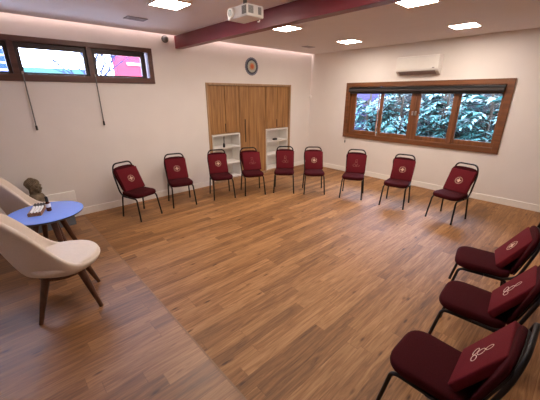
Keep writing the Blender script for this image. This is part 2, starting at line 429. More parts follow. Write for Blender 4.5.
def shelf_unit(x0, x1, top, levels, lab, back_gap):
    t = thing('shelf_unit', lab, 'shelf', ((x0 + x1) / 2, 0.0, 0.052), 0, 'white open shelf units in the wardrobe')
    cx = (x0 + x1) / 2; a, b = x0 - cx, x1 - cx; T = top - 0.052
    for s in (0, 1):
        xa = a if s == 0 else b - 0.024
        obj('side_panel', B(xa, xa + 0.024, 0.02, 0.34, 0, T, 0.002), 'white', t)
    obj('top', B(a + 0.024, b - 0.024, 0.02, 0.34, T - 0.028, T, 0.002), 'white', t)
    obj('back_panel', B(a + 0.024, b - 0.024, 0.325, 0.34, 0.03, T - 0.028), 'white', t)
    for z in levels:
        obj('shelf', B(a + 0.024, b - 0.024, 0.022, 0.325, z - 0.052, z - 0.052 + 0.03, 0.002), 'white', t)
    return t
shelf_unit(-3.045, -2.325, 1.040, (0.06, 0.385, 0.735), 'white open shelf unit at wardrobe left end, black cable hanging in it', 0)
shelf_unit(-1.530, -0.797, 1.048, (0.06, 0.405, 0.735), 'white open shelf unit at wardrobe right end, small dark box inside', 0)
obj('box_filler', B(-3.094, -3.049, 0.03, 0.1, 0.052, 1.05, 0.002), 'oak', wd)
bpy.data.objects['box_filler'].name = 'filler_strip'
t = thing('cable', 'black cable with thick plug end hanging in left white shelf unit', 'cable', (-2.765, 0.025, 0.775))
tube_pts = [(0.012, 0, 0.22), (0.010, 0.004, 0.16), (0.006, 0, 0.10), (0.0, 0, 0.05)]
obj('cord', tube(bmesh.new(), tube_pts, 0.009, 8), 'black', t, True)
bm = bmesh.new(); lathe(bm, [(0.008, 0.085), (0.020, 0.07), (0.027, 0.03), (0.026, 0.0), (0.018, -0.010)], 14)
obj('plug', bm, 'black', t, True)
t = thing('small_box', 'small dark box lying on the upper shelf of the right white unit', 'box', (-1.20, 0.08, 0.765))
obj('case', B(-0.055, 0.055, -0.035, 0.035, 0, 0.036, 0.008), 'black', t)
obj('lid', B(-0.045, 0.045, -0.028, 0.028, 0.036, 0.046, 0.006), 'dkslot', t)

# ------------------------------------------------------------------ wall and ceiling fittings
md = thing('mandala_plaque', 'round painted mandala plaque hung on the wall above the oak wardrobe', 'plaque', (-1.977, 0, 2.40))
def disc(r0, r1, th, lobes=0, amp=0.0, n=96):
    bm = bmesh.new(); rings = []
    def ring(r, y, l=True): return [Vector(((r + (amp * abs(math.sin(lobes * a / 2)) if l and lobes else 0)) * math.cos(a), -y, (r + (amp * abs(math.sin(lobes * a / 2)) if l and lobes else 0)) * math.sin(a))) for a in [2 * PI * k / n for k in range(n)]]
    inner = max(r0, 0.001)
    loft(bm, [ring(inner, 0.001, False), ring(r1, 0.001), ring(r1, th), ring(inner, th, False)], cap=True)
    return bm
for r0, r1, th, mt, lb, am, nm in ((0, 0.172, 0.010, 'mA', 24, 0.008, 'outer_ring'), (0, 0.143, 0.013, 'mB', 20, 0.006, 'dark_ring'), (0, 0.112, 0.016, 'mC', 16, 0.006, 'pale_ring'), (0, 0.066, 0.019, 'mD', 12, 0.006, 'tan_ring'), (0, 0.040, 0.022, 'mE', 8, 0.005, 'centre_boss')):
    obj(nm, disc(r0, r1, th, lb, am), mt, md)

t = thing('dome_sensor', 'small black dome sensor on the wall left of the maroon beam', 'sensor', (-3.868, 0, 2.722)); t.scale = (1.2, 1.2, 1.2)
bm = bmesh.new(); rings = []
for k in range(9):
    a = PI / 2 * k / 8
    rings.append([Vector((0.042 * math.cos(a) * math.cos(2 * PI * j / 20) + 1e-5 * math.cos(j), -0.018 - 0.042 * math.sin(a) , 0.042 * max(math.cos(a), 0.01) * math.sin(2 * PI * j / 20))) for j in range(20)])
loft(bm, rings); obj('dome', bm, 'plgrey', t, True)
bm = bmesh.new(); loft(bm, [[Vector((0.047 * math.cos(2 * PI * j / 24), y, 0.047 * math.sin(2 * PI * j / 24))) for j in range(24)] for y in (0, -0.02)])
obj('base_ring', bm, 'black', t, True)

t = thing('motion_detector', 'small white oval motion detector mounted in the room corner', 'detector', (-0.045, -0.045, 1.775), math.radians(-45))
bm = bmesh.new(); rings = []
for k in range(11):
    a = -PI / 2 + PI * k / 10; z = 0.055 * math.sin(a); r = max(0.036 * math.cos(a), 0.001)
    rings.append([Vector((r * math.cos(2 * PI * j / 20), r * 0.8 * math.sin(2 * PI * j / 20), z)) for j in range(20)])
loft(bm, rings); obj('shell', bm, 'plastic', t, True)
obj('lens', B(-0.018, 0.018, -0.032, -0.020, -0.030, 0.0, 0.005), 'white', t)
obj('bracket', B(-0.012, 0.012, 0.02, 0.05, -0.02, 0.02, 0.003), 'plastic', t)

t = thing('wall_outlet', 'white wall outlet low on the wall between wardrobe and corner', 'outlet', (-0.487, 0, 0.414))
obj('cover_plate', B(-0.038, 0.038, -0.010, 0, -0.058, 0.058, 0.003), 'plastic', t)
obj('socket', B(-0.020, 0.020, -0.013, -0.009, -0.024, 0.024, 0.002), 'white', t)
t = thing('wall_hook', 'tiny white hook on the wall between corner and garden window', 'hook', (0, -0.506, 1.92))
obj('plate', B(-0.006, 0, -0.012, 0.012, -0.025, 0.025, 0.002), 'plastic', t)
obj('prong', tube(bmesh.new(), fillet([(-0.004, 0, 0.0), (-0.03, 0, -0.012), (-0.032, 0, 0.012)], 0.01), 0.004, 8), 'plastic', t, True)

# air conditioner
ac = thing('air_conditioner', 'white split air conditioner mounted on the wall above the garden window', 'air conditioner', (0, -2.720, 2.20)); ac.scale = (0.9, 1, 1)
hw = 0.394
def prism_y(bm, prof, y0, y1):
    loft(bm, [[Vector((x, y, z)) for x, z in prof] for y in (y0, y1)]); return bm
bm = prism_y(bmesh.new(), [(0, 0.0), (0, 0.325), (-0.165, 0.325), (-0.192, 0.315), (-0.200, 0.295), (-0.205, 0.075), (-0.195, 0.062), (-0.13, 0.030), (-0.05, 0.0)], -hw, hw)
bmesh.ops.bevel(bm, geom=[e for e in bm.edges if abs(abs(e.verts[0].co.y) - hw) < 1e-4 and abs(abs(e.verts[1].co.y) - hw) < 1e-4], offset=0.006, segments=2, affect='EDGES')
obj('body', bm, 'plastic', ac)
bm = bmesh.new(); box(bm, -0.2145, -0.2035, -hw + 0.012, hw - 0.012, 0.092, 0.288, 0.004)
obj('front_panel', bm, 'white', ac)
bm = prism_y(bmesh.new(), [(-0.200, 0.060), (-0.190, 0.052), (-0.075, 0.000), (-0.085, 0.012)], -hw + 0.05, hw - 0.05)
obj('air_flap', bm, 'vent', ac)
obj('display', B(-0.2175, -0.2140, -hw + 0.06, -hw + 0.10, 0.100, 0.112), 'plgrey', ac)

# projector under the ceiling
pj = thing('projector', 'white ceiling projector hanging on a short pole beside the maroon beam', 'projector', (-4.247, -2.664, 2.551)); pj.scale = (1.06, 1.06, 1.06)
bm = bmesh.new(); box(bm, -0.102, 0.102, -0.150, 0.150, 0, 0.100, 0.012, 3)
obj('body', bm, 'plastic', pj, True)
def cyl_x(bm, x0, x1, r0, r1, y, z, n=24):
    loft(bm, [[Vector((x, y + r * math.cos(2 * PI * k / n), z + r * math.sin(2 * PI * k / n))) for k in range(n)] for x, r in ((x0, r0), (x1, r1))]); return bm
ln = obj('lens_ring', cyl_x(bmesh.new(), -0.118, -0.100, 0.043, 0.047, 0.085, 0.052), 'plastic', pj, True)
obj('lens', cyl_x(bmesh.new(), -0.1195, -0.110, 0.030, 0.030, 0.085, 0.052), 'black', ln, True)
for (a, b) in ((-0.140, -0.075),):
    bm = bmesh.new()
    for k in range(6): box(bm, -0.1045, -0.101, a + k * 0.011, a + k * 0.011 + 0.007, 0.020, 0.085)
    obj('side_vent', bm, 'plgrey', pj)
for (a, b) in ((-0.085, -0.030), (0.030, 0.068)):
    bm = bmesh.new(); k = a
    while k < b: box(bm, k, k + 0.006, -0.1525, -0.149, 0.025, 0.085); k += 0.010
    obj('rear_vent', bm, 'plgrey', pj)
obj('foot', tube(bmesh.new(), fillet([(0.072, -0.12, 0.005), (0.072, -0.12, -0.022), (0.05, -0.12, -0.026)], 0.01), 0.006, 8), 'plastic', pj, True)
obj('bracket', B(-0.06, 0.06, -0.05, 0.05, 0.101, 0.112, 0.002), 'plastic', pj)
bm = bmesh.new(); tube(bm, [(0, 0, 0.11), (0, 0, 0.2215)], 0.019, 14)
obj('pole', bm, 'plgrey', pj, True)
obj('ceiling_plate', B(-0.055, 0.055, -0.055, 0.055, 0.2140, 0.2215, 0.002), 'plastic', pj)

# ceiling panel lights
def panel(x, y, lab):
    t = thing('ceiling_light', lab, 'ceiling light', (x, y, CZ), 0, 'square ceiling light panels')
    h = 0.176
    bm = bmesh.new(); frame_ring2 = ((-h, -h + 0.012, -h, h), (h - 0.012, h, -h, h), (-h + 0.012, h - 0.012, -h, -h + 0.012), (-h + 0.012, h - 0.012, h - 0.012, h))
    for a in frame_ring2: box(bm, a[0], a[1], a[2], a[3], -0.012, 0)
    obj('frame', bm, 'lampframe', t)
    obj('diffuser', B(-h + 0.012, h - 0.012, -h + 0.012, h - 0.012, -0.010, -0.001), 'lamp', t)
panel(-4.625, -1.815, 'square ceiling light panel left of the maroon beam, near the high window')
panel(-2.770, -1.785, 'square ceiling light panel just right of the beam, nearest the projector')
panel(-1.030, -1.760, 'square ceiling light panel above the chairs nearest the room corner')
panel(-0.985, -3.670, 'square ceiling light panel in front of the air conditioner, over the garden window')
panel(-2.740, -3.700, 'square ceiling light panel cut by the top photo edge, right of the beam')
panel(-4.625, -3.700, 'square ceiling light panel left of the beam, behind the projector')

def grille(x, y, lab):
    t = thing('ceiling_vent', lab, 'vent', (x, y, CZ), 0, 'ceiling air vents')
    bm = bmesh.new()
    for a in ((-0.13, 0.13, -0.08, -0.065), (-0.13, 0.13, 0.065, 0.08), (-0.13, -0.115, -0.065, 0.065), (0.115, 0.13, -0.065, 0.065)): box(bm, *a, -0.010, 0)
    obj('frame', bm, 'vent', t)
    bm = bmesh.new()
    for k in range(9): box(bm, -0.115, 0.115, -0.062 + k * 0.0145, -0.054 + k * 0.0145, -0.007, -0.001)
    obj('grille', bm, 'vent', t)
grille(-4.645, -0.858, 'grey ceiling vent left of the beam, beside the high window wall')
grille(-1.060, -0.780, 'grey ceiling vent near the corner where ceiling meets both walls')

# ------------------------------------------------------------------ stacking chairs (front faces +x)
def make_chair(label):
    t = thing('stacking_chair', label, 'chair', (0, 0, 0), 0, 'maroon stacking chairs set in a circle')
    out = outline_round(0.36, 0.405, 0.415, 0.13, 0.07)
    bm = pad(bmesh.new(), [(p[0] - 0.197, p[1]) for p in out], 0.066, 0.026, lambda u, v, w: Vector((u, v, 0.356 + w)), 0.010)
    obj('seat', bm, 'maroon', t, True)
    # backrest plane leans back
    th = math.radians(13.5); o = Vector((-0.226, 0, 0.418))
    def bk(u, v, w): return o + Vector((-math.sin(th), 0, math.cos(th))) * v + Vector((math.cos(th), 0, math.sin(th))) * w + Vector((0, u, 0))
    half = [(0.0, -0.045), (0.075, -0.045), (0.112, -0.034), (0.130, 0.0), (0.142, 0.05), (0.158, 0.12), (0.178, 0.2), (0.190, 0.265), (0.188, 0.295), (0.172, 0.322), (0.14, 0.338), (0.075, 0.348), (0.0, 0.350)]
    half = [(a, b * 1.075) for a, b in half]
    outl = [Vector(p) for p in half] + [Vector((-p[0], p[1])) for p in half[-2:0:-1]]
    bm = pad(bmesh.new(), outl, 0.030, 0.012, lambda u, v, w: bk(u, v, w + 0.003), 0.003)
    b = obj('backrest', bm, 'maroon', t, True)
    bm = pad(bmesh.new(), outl, 0.012, 0.005, lambda u, v, w: bk(u * 0.985, v * 0.985 + 0.002, 0.003 - w))
    obj('back_shell', bm, 'tube', b, True)
    r = 0.0122
    pts = [(-0.02, 0.188, 0.352), (-0.150, 0.180, 0.350), bk(0.165, -0.02, -0.022), bk(0.180, 0.28, -0.020), bk(0.150, 0.425, -0.004), bk(-0.150, 0.425, -0.004), bk(-0.180, 0.28, -0.020), bk(-0.165, -0.02, -0.022), (-0.150, -0.180, 0.350), (-0.02, -0.188, 0.352)]
    obj('back_frame', tube(bmesh.new(), fillet(pts, 0.07, 7), r, 10), 'tube', t, True)
    for s in (-1, 1):
        obj('side_rail', tube(bmesh.new(), [(0.085, 0.176 * s, 0.344), (-0.125, 0.176 * s, 0.344)], r, 10), 'tube', t, True)
        for (pts) in ([(0.085, 0.176 * s, 0.344), (0.168, 0.179 * s, 0.344), (0.225, 0.198 * s, 0.006)], [(-0.125, 0.176 * s, 0.344), (-0.172, 0.178 * s, 0.344), (-0.212, 0.195 * s, 0.006)]):
            l = obj('leg', tube(bmesh.new(), fillet(pts, 0.055, 7), r, 10), 'tube', t, True)
            p = Vector(pts[-1]); q = Vector(pts[-2]); d = (q - p).normalized()
            obj('foot_cap', tube(bmesh.new(), [p - Vector((0, 0, 0.006)), p + d * 0.028], 0.0135, 10), 'black', l, True)
    obj('cross_bar', tube(bmesh.new(), [(0.06, -0.176, 0.344), (0.06, 0.176, 0.344)], 0.009, 8), 'tube', t, True)
    return t

# cushion: stands on its lower edge at the origin, face towards +x
CW, CH, CT = 0.355, 0.358, 0.050
def curve2d(pts, bm, r, x, closed=True):
    tube(bm, [(x, a, b) for a, b in pts], r, 6, closed)
def circle(cy, cz, ry, rz, n=24, rot=0): return [(cy + ry * math.cos(a) * math.cos(rot) - rz * math.sin(a) * math.sin(rot), cz + ry * math.cos(a) * math.sin(rot) + rz * math.sin(a) * math.cos(rot)) for a in [2 * PI * k / n for k in range(n)]]
def make_cushion(kind, label):
    t = thing('square_cushion', label, 'cushion', (0, 0, 0), 0, 'maroon cushions propped on the chair backs')
    bm = bmesh.new(); box(bm, -CT, 0, -CW / 2, CW / 2, 0, CH, 0.009, 3)
    obj('cover', bm, 'maroon2', t, True)
    bm = bmesh.new(); rr = 0.0024; cz = CH * 0.50
    if kind == 'ring':
        curve2d(circle(0, cz, 0.052, 0.052, 36), bm, rr, 0.0)
        # four-petalled star inside the ring
        star = []
        for k in range(32):
            a = 2 * PI * k / 32; q = 0.014 + 0.018 * abs(math.cos(2 * a)) ** 1.5
            star.append((q * math.sin(a), cz + q * math.cos(a)))
        vs0 = [bm.verts.new((0.0, a, b)) for a, b in star]; vs1 = [bm.verts.new((0.0025, a, b)) for a, b in star]
        bm.faces.new(vs1)
        for k in range(32): bm.faces.new((vs0[k], vs0[(k + 1) % 32], vs1[(k + 1) % 32], vs1[k]))
        curve2d(circle(0, cz, 0.042, 0.042, 36), bm, 0.0010, 0.0)
        obj('ring_emblem', bm, 'gold', t)['label'] = 'pale gold ring emblem'
    else:
        lw = 0.0019 if kind == 'bright' else 0.0017
        for s in (-1, 1): curve2d(circle(0.032 * s, cz - 0.044, 0.030, 0.018, 20, 0.3 * s), bm, lw, 0.0)
        curve2d(circle(0, cz - 0.002, 0.025, 0.026, 24), bm, lw, 0.0)
        curve2d(circle(0, cz + 0.052, 0.018, 0.024, 20), bm, lw, 0.0)
        o = obj('figure_emblem', bm, 'thread' if kind == 'bright' else 'goldsoft', t); o['label'] = 'stitched line emblem of loops'
    return t

# chair list: x, y, facing angle (deg), kind of emblem, seat offset, side offset, lean, roll
CHAIRS = [
 ('A', -4.878, -0.665, -73.0, 'ring', -0.080, 0.012, 28, 0, 'leftmost of the row, before bare white wall'),
 ('B', -4.130, -0.570, -104.0, 'ring', -0.085, 0.0, 25, 0, 'between the leftmost chair and the wardrobe'),
 ('C', -3.377, -0.733, -111.5, 'ring', -0.088, -0.01, 24, 0, 'in front of left white shelf unit'),
 ('D', -2.800, -0.960, -116.5, 'soft', -0.085, 0.035, 25, 0, 'in front of tall middle wardrobe door'),
 ('E', -2.245, -1.290, -137.0, 'soft', -0.088, 0.012, 24, 0, 'in front of right white shelf unit'),
 ('F', -1.865, -1.740, -135.0, 'ring', -0.088, 0.01, 24, 0, 'in front of the room corner'),
 ('G', -1.537, -2.425, -153.5, 'soft', -0.085, 0.02, 25, 0, 'below left end of garden window'),
 ('H', -1.378, -3.204, -169.0, 'ring', -0.080, 0.02, 25, 0, 'below middle of garden window'),
 ('I', -1.395, -4.053, 169.5, 'ring', -0.070, 0.005, 28, 0, 'below right end of garden window'),
 ('J', -3.310, -4.925, 101.0, 'ring', -0.078, -0.04, 32, 3, ''),
 ('K', -4.038, -5.045, 94.0, 'bright', -0.075, -0.02, 32, 5, ''),
 ('L', -4.830, -5.050, 90.0, 'bright', -0.080, -0.035, 30, 6, ''),
]
where_near = {'J': 'farthest of three at right photo edge', 'K': 'middle of three at right photo edge', 'L': 'nearest of three at right photo edge'}
base = None; cush0 = {}
for (nm, x, y, a, kind, xb, yo, lean, roll, where) in CHAIRS:
    w = where or where_near[nm]
    lab = 'maroon fabric chair with black legs, ' + w
    if base is None: base = make_chair(lab); c = base
    else: c = dup(base); c['label'] = lab
    c.location = (x, y, 0); c.rotation_euler = (0, 0, math.radians(a))
    em = {'ring': 'ring emblem', 'soft': 'faint figure emblem', 'bright': 'white loop emblem'}[kind]
    lab = 'maroon cushion with ' + em + ' on chair ' + w
    if kind not in cush0: cush0[kind] = make_cushion(kind, lab); q = cush0[kind]
    else: q = dup(cush0[kind]); q['label'] = lab
    R = Matrix.Translation((x, y, 0)) @ Matrix.Rotation(math.radians(a), 4, 'Z') @ Matrix.Translation((xb, yo, 0.433)) @ Matrix.Rotation(math.radians(-lean), 4, 'Y') @ Matrix.Rotation(math.radians(roll), 4, 'X')
    q.matrix_world = R

# ------------------------------------------------------------------ shell armchairs (front faces +x)
def interp(x, xs, ys):
    if x <= xs[0]: return ys[0]
    for a, b, c, d in zip(xs, xs[1:], ys, ys[1:]):
        if x <= b: return c + (d - c) * (x - a) / (b - a)
    return ys[-1]
def make_armchair(label):
    t = thing('shell_armchair', label, 'armchair', (0, 0, 0), 0, 'cream shell armchairs')
    n = 96
    def sm(a, b, x): x = max(0, min(1, (x - a) / (b - a))); return x * x * (3 - 2 * x)
    HX = (0, .30, .40, .45, .5, .55, .6, .65, .7, .75, .8, .85, .9, .95, 1.0); HY = (.478, .478, .482, .492, .525, .58, .65, .74, .83, .905, .97, 1.01, 1.04, 1.05, 1.055)
    cols = []
    th = 0.050; R0 = 0.306
    for k in range(n):
        a = 2 * PI * k / n            # 0 = front
        d = abs((a + PI) % (2 * PI) - PI) / PI   # 0 front .. 1 back
        h = sum(interp(d + e, HX, HY) for e in (-.05, -.025, 0, .025, .05)) / 5
        rx = R0 + 0.18 * sm(0.45, 1.0, d); q = R0 / rx     # q pulls the lower hull back under the seat
        ca, sa = math.cos(a), math.sin(a)
        def P(f, z, off=0.0): return Vector(((rx * f - off) * ca, (R0 * f - off) * sa, z))
        hh = h - 0.478
        prof = [P(0.02, 0.372), P(0.40 * q, 0.372), P(0.62 * q, 0.378), P(0.82 * q, 0.398), P(0.95 * q, 0.425)]
        prof += [P(1.0 * (q + (1 - q) * 0.30), 0.455 + hh * 0.30), P(1.0 * (q + (1 - q) * 0.70), 0.462 + hh * 0.68), P(1.0, h - 0.012), P(1.0, h, 0.006), P(1.0, h + 0.008, 0.018), P(1.0, h + 0.008, th - 0.014), P(1.0, h - 0.002, th)]
        prof += [P(q + (1 - q) * 0.70, 0.460 + hh * 0.64, th), P(q + (1 - q) * 0.32, 0.458 + hh * 0.28, th), P(0.96 * q, 0.455, th), P(0.5 * q, 0.450), P(0.02, 0.450)]
        cols.append(prof)
    bm = bmesh.new(); m = len(cols[0])
    loft(bm, [[cols[k][j] for k in range(n)] for j in range(m)])
    sh = obj('shell', bm, 'cream', t, False)
    for f in sh.data.polygons: f.use_smooth = True
    ss = sh.modifiers.new('smooth', 'SUBSURF'); ss.levels = 1; ss.render_levels = 1
    outl = [Vector((0.300 * math.cos(2 * PI * k / 60), 0.292 * math.sin(2 * PI * k / 60))) for k in range(60)]
    outl = [Vector((p.x if p.x > -0.22 else -0.22 + (p.x + 0.22) * 0.5, p.y)) for p in outl]
    bm = pad(bmesh.new(), outl, 0.058, 0.028, lambda u, v, w: Vector((u, v, 0.446 + w)), 0.008)
    obj('seat_cushion', bm, 'cream', t, True)
    for sx in (-1, 1):
        for sy in (-1, 1):
            rr = Matrix.Rotation(math.radians(-15.5), 3, 'Z')
            top = rr @ Vector((0.125 * sx, 0.125 * sy, 0.380)); bot = rr @ Vector((0.228 * sx, 0.226 * sy, 0.0))
            bm = bmesh.new(); tube(bm, [top + (top - bot) * 0.02, top, top.lerp(bot, 0.5), bot.lerp(top, 0.006)], 0.044, 14, False, 0.017)
            obj('leg', bm, 'walnut', t, True)
    bm = bmesh.new(); lathe(bm, [(0.19, 0.352), (0.20, 0.356), (0.20, 0.371), (0.01, 0.371)], 32)
    obj('base_plate', bm, 'walnut', t)
    return t
a1 = make_armchair('cream shell armchair with dark wooden legs, the one in front of the blue table')
a1.location = (-6.180, -2.36, 0); a1.rotation_euler = (0, 0, math.radians(4))
a2 = dup(a1); a2['label'] = 'cream shell armchair behind the blue table, cut by the left photo edge'
a2.location = (-6.150, -0.86, 0); a2.rotation_euler = (0, 0, math.radians(0))

# ------------------------------------------------------------------ blue side table and what is on it
TX, TY, TZ, TR = -6.144, -1.508, 0.65, 0.348
tb = thing('side_table', 'round side table with blue top and splayed dark wooden legs', 'table', (TX, TY, 0))
bm = bmesh.new(); lathe(bm, [(0.01, TZ - 0.010), (TR - 0.004, TZ - 0.010), (TR, TZ - 0.006), (TR - 0.002, TZ), (0.01, TZ)], 64)
obj('tabletop', bm, 'blue', tb, True)
bm = bmesh.new(); lathe(bm, [(0.01, TZ - 0.030), (TR - 0.020, TZ - 0.030), (TR - 0.002, TZ - 0.016), (TR - 0.002, TZ - 0.0105), (0.01, TZ - 0.0105)], 64)
obj('edge_band', bm, 'edge', tb, True)
for k in range(4):
    a = math.radians(15 + 90 * k)
    top = Vector((0.10 * math.cos(a), 0.10 * math.sin(a), TZ - 0.03)); bot = Vector((0.27 * math.cos(a), 0.27 * math.sin(a), 0.002))
    obj('leg', tube(bmesh.new(), [top, top.lerp(bot, 0.5), bot], 0.034, 14, False, 0.016), 'walnut', tb, True)
bm = bmesh.new(); lathe(bm, [(0.14, TZ - 0.048), (0.14, TZ - 0.0305), (0.01, TZ - 0.0305)], 24)
obj('hub', bm, 'walnut', tb, True)
# pen tray
tr = thing('pen_tray', 'small open tan wooden tray of pens on the blue table', 'tray', (-6.208, -1.455, TZ), math.radians(72))
L_, W_ = 0.140, 0.058
obj('tray_bottom', B(-L_, L_, -W_, W_, 0, 0.008), 'tray', tr)
for a in ((-L_, L_, -W_, -W_ + 0.008), (-L_, L_, W_ - 0.008, W_), (-L_, -L_ + 0.008, -W_ + 0.008, W_ - 0.008), (L_ - 0.008, L_, -W_ + 0.008, W_ - 0.008)):
    obj('tray_side', B(*a, 0.008, 0.034, 0.002), 'tray', tr)
pen_root = None
for k, lab in enumerate(('white marker pen with black cap at tray edge toward far armchair', 'white marker pen with black cap, second in the tan tray from far armchair', 'white marker pen with black cap, second in the tan tray from brown bottle', 'white marker pen with black cap at tray edge toward brown bottle')):
    if pen_root is None:
        p = thing('marker_pen', lab, 'pen', (0, 0, 0), 0, 'marker pens in the tray')
        bm = bmesh.new(); tube(bm, [(-0.115, 0, 0), (0.045, 0, 0)], 0.0115, 12); obj('barrel', bm, 'paper', p, True)
        bm = bmesh.new(); tube(bm, [(0.045, 0, 0), (0.115, 0, 0)], 0.0125, 12); obj('cap', bm, 'black', p, True)
        bm = bmesh.new(); tube(bm, [(-0.128, 0, 0), (-0.115, 0, 0)], 0.009, 12); obj('end_plug', bm, 'black', p, True)
        pen_root = p
    else:
        p = dup(pen_root); p['label'] = lab
    p.matrix_world = Matrix.Translation((-6.208, -1.455, TZ)) @ Matrix.Rotation(math.radians(72), 4, 'Z') @ Matrix.Translation((0.012, 0.039 - 0.026 * k, 0.036)) @ Matrix.Rotation(math.radians(-6.5), 4, 'Y')
bt = thing('bottle', 'small red-brown bottle with black cap standing beside the pen tray', 'bottle', (-6.112, -1.500, TZ))
bm = bmesh.new(); lathe(bm, [(0.019, 0.0), (0.023, 0.004), (0.023, 0.088), (0.012, 0.104), (0.011, 0.110)], 18); obj('body', bm, 'bottle', bt, True)
bm = bmesh.new(); lathe(bm, [(0.0234, 0.045), (0.0236, 0.085)], 18); obj('label_band', bm, 'paper', bt, True)
bm = bmesh.new(); lathe(bm, [(0.014, 0.104), (0.015, 0.108), (0.014, 0.158), (0.006, 0.165)], 14); obj('cap', bm, 'black', bt, True)

# ------------------------------------------------------------------ low bench and stone bust
bn = thing('low_bench', 'low grey-blue bench with brown top along the wall behind the table', 'bench', (-6.9, -0.2, 0))
obj('top_board', B(-1.25, 1.155, -0.165, 0.175, 0.215, 0.248, 0.004), 'benchtop', bn)
obj('front_panel', B(-1.24, 1.150, -0.158, -0.138, 0.0, 0.215), 'benchside', bn)
obj('end_panel', B(1.130, 1.150, -0.138, 0.170, 0.0, 0.215), 'benchside', bn)
def ell(bm, c, r, rot=(0, 0, 0), u=28, v=18):
    res = bmesh.ops.create_uvsphere(bm, u_segments=u, v_segments=v, radius=1.0)
    R = Matrix.Translation(c) @ (Matrix.Rotation(rot[2], 4, 'Z') @ Matrix.Rotation(rot[1], 4, 'Y') @ Matrix.Rotation(rot[0], 4, 'X')) @ Matrix.Diagonal((*r, 1))
    bmesh.ops.transform(bm, matrix=R, verts=res['verts'])
    return res['verts']
# bust faces +x locally
bu = thing('stone_bust', 'weathered stone head and shoulders statue standing behind the blue table', 'statue', (-6.12, -0.2, 0.248), math.radians(-38))
bm = bmesh.new()
ell(bm, (0.0, 0, 0.395), (0.082, 0.070, 0.088)); ell(bm, (0.022, 0, 0.355), (0.062, 0.055, 0.060))
ell(bm, (0.062, 0, 0.315), (0.026, 0.026, 0.022)); ell(bm, (0.088, 0, 0.372), (0.016, 0.013, 0.032), (0, -0.35, 0))
for s in (-1, 1):
    ell(bm, (0.068, 0.030 * s, 0.400), (0.018, 0.024, 0.010)); ell(bm, (0.066, 0.028 * s, 0.386), (0.018, 0.017, 0.009))
    ell(bm, (0.058, 0.036 * s, 0.352), (0.026, 0.022, 0.026)); ell(bm, (-0.008, 0.070 * s, 0.362), (0.018, 0.010, 0.042))
ell(bm, (0.078, 0, 0.336), (0.014, 0.023, 0.006)); ell(bm, (0.077, 0, 0.327), (0.014, 0.019, 0.006))
tube(bm, [(-0.012, 0, 0.20), (-0.006, 0, 0.36)], 0.058, 20)
ell(bm, (-0.01, 0, 0.212), (0.080, 0.150, 0.078)); ell(bm, (0.0, 0, 0.110), (0.085, 0.118, 0.120))
for s in (-1, 1): ell(bm, (-0.01, 0.120 * s, 0.150), (0.055, 0.050, 0.095))
lathe(bm, [(0.125, 0.0), (0.125, 0.03), (0.10, 0.05), (0.08, 0.10)], 32)
st = obj('bust', bm, 'stone', bu, True)
md_ = st.modifiers.new('remesh', 'REMESH'); md_.mode = 'VOXEL'; md_.voxel_size = 0.006; md_.use_smooth_shade = True
bm = bmesh.new()
ell(bm, (-0.014, 0, 0.418), (0.088, 0.078, 0.078)); ell(bm, (-0.022, 0, 0.482), (0.040, 0.040, 0.030))
for k in range(150):   # rows of small hair curls
    zz = 1 - (k + 0.5) / 150 * 1.0; ph = k * 2.39996; rr = math.sqrt(max(0, 1 - zz * zz))
    p = Vector((-0.014 + 0.088 * rr * math.cos(ph), 0.078 * rr * math.sin(ph), 0.418 + 0.078 * zz))
    if p.x > 0.05 and p.z < 0.445: continue
    ell(bm, p, (0.0085, 0.0085, 0.0085), u=8, v=6)
for v in bm.verts:
    if v.co.z < 0.418 and v.co.x > 0.03: v.co.z = 0.418 + (v.co.z - 0.418) * 0.1
st2 = obj('hair_cap', bm, 'stone', bu, True)

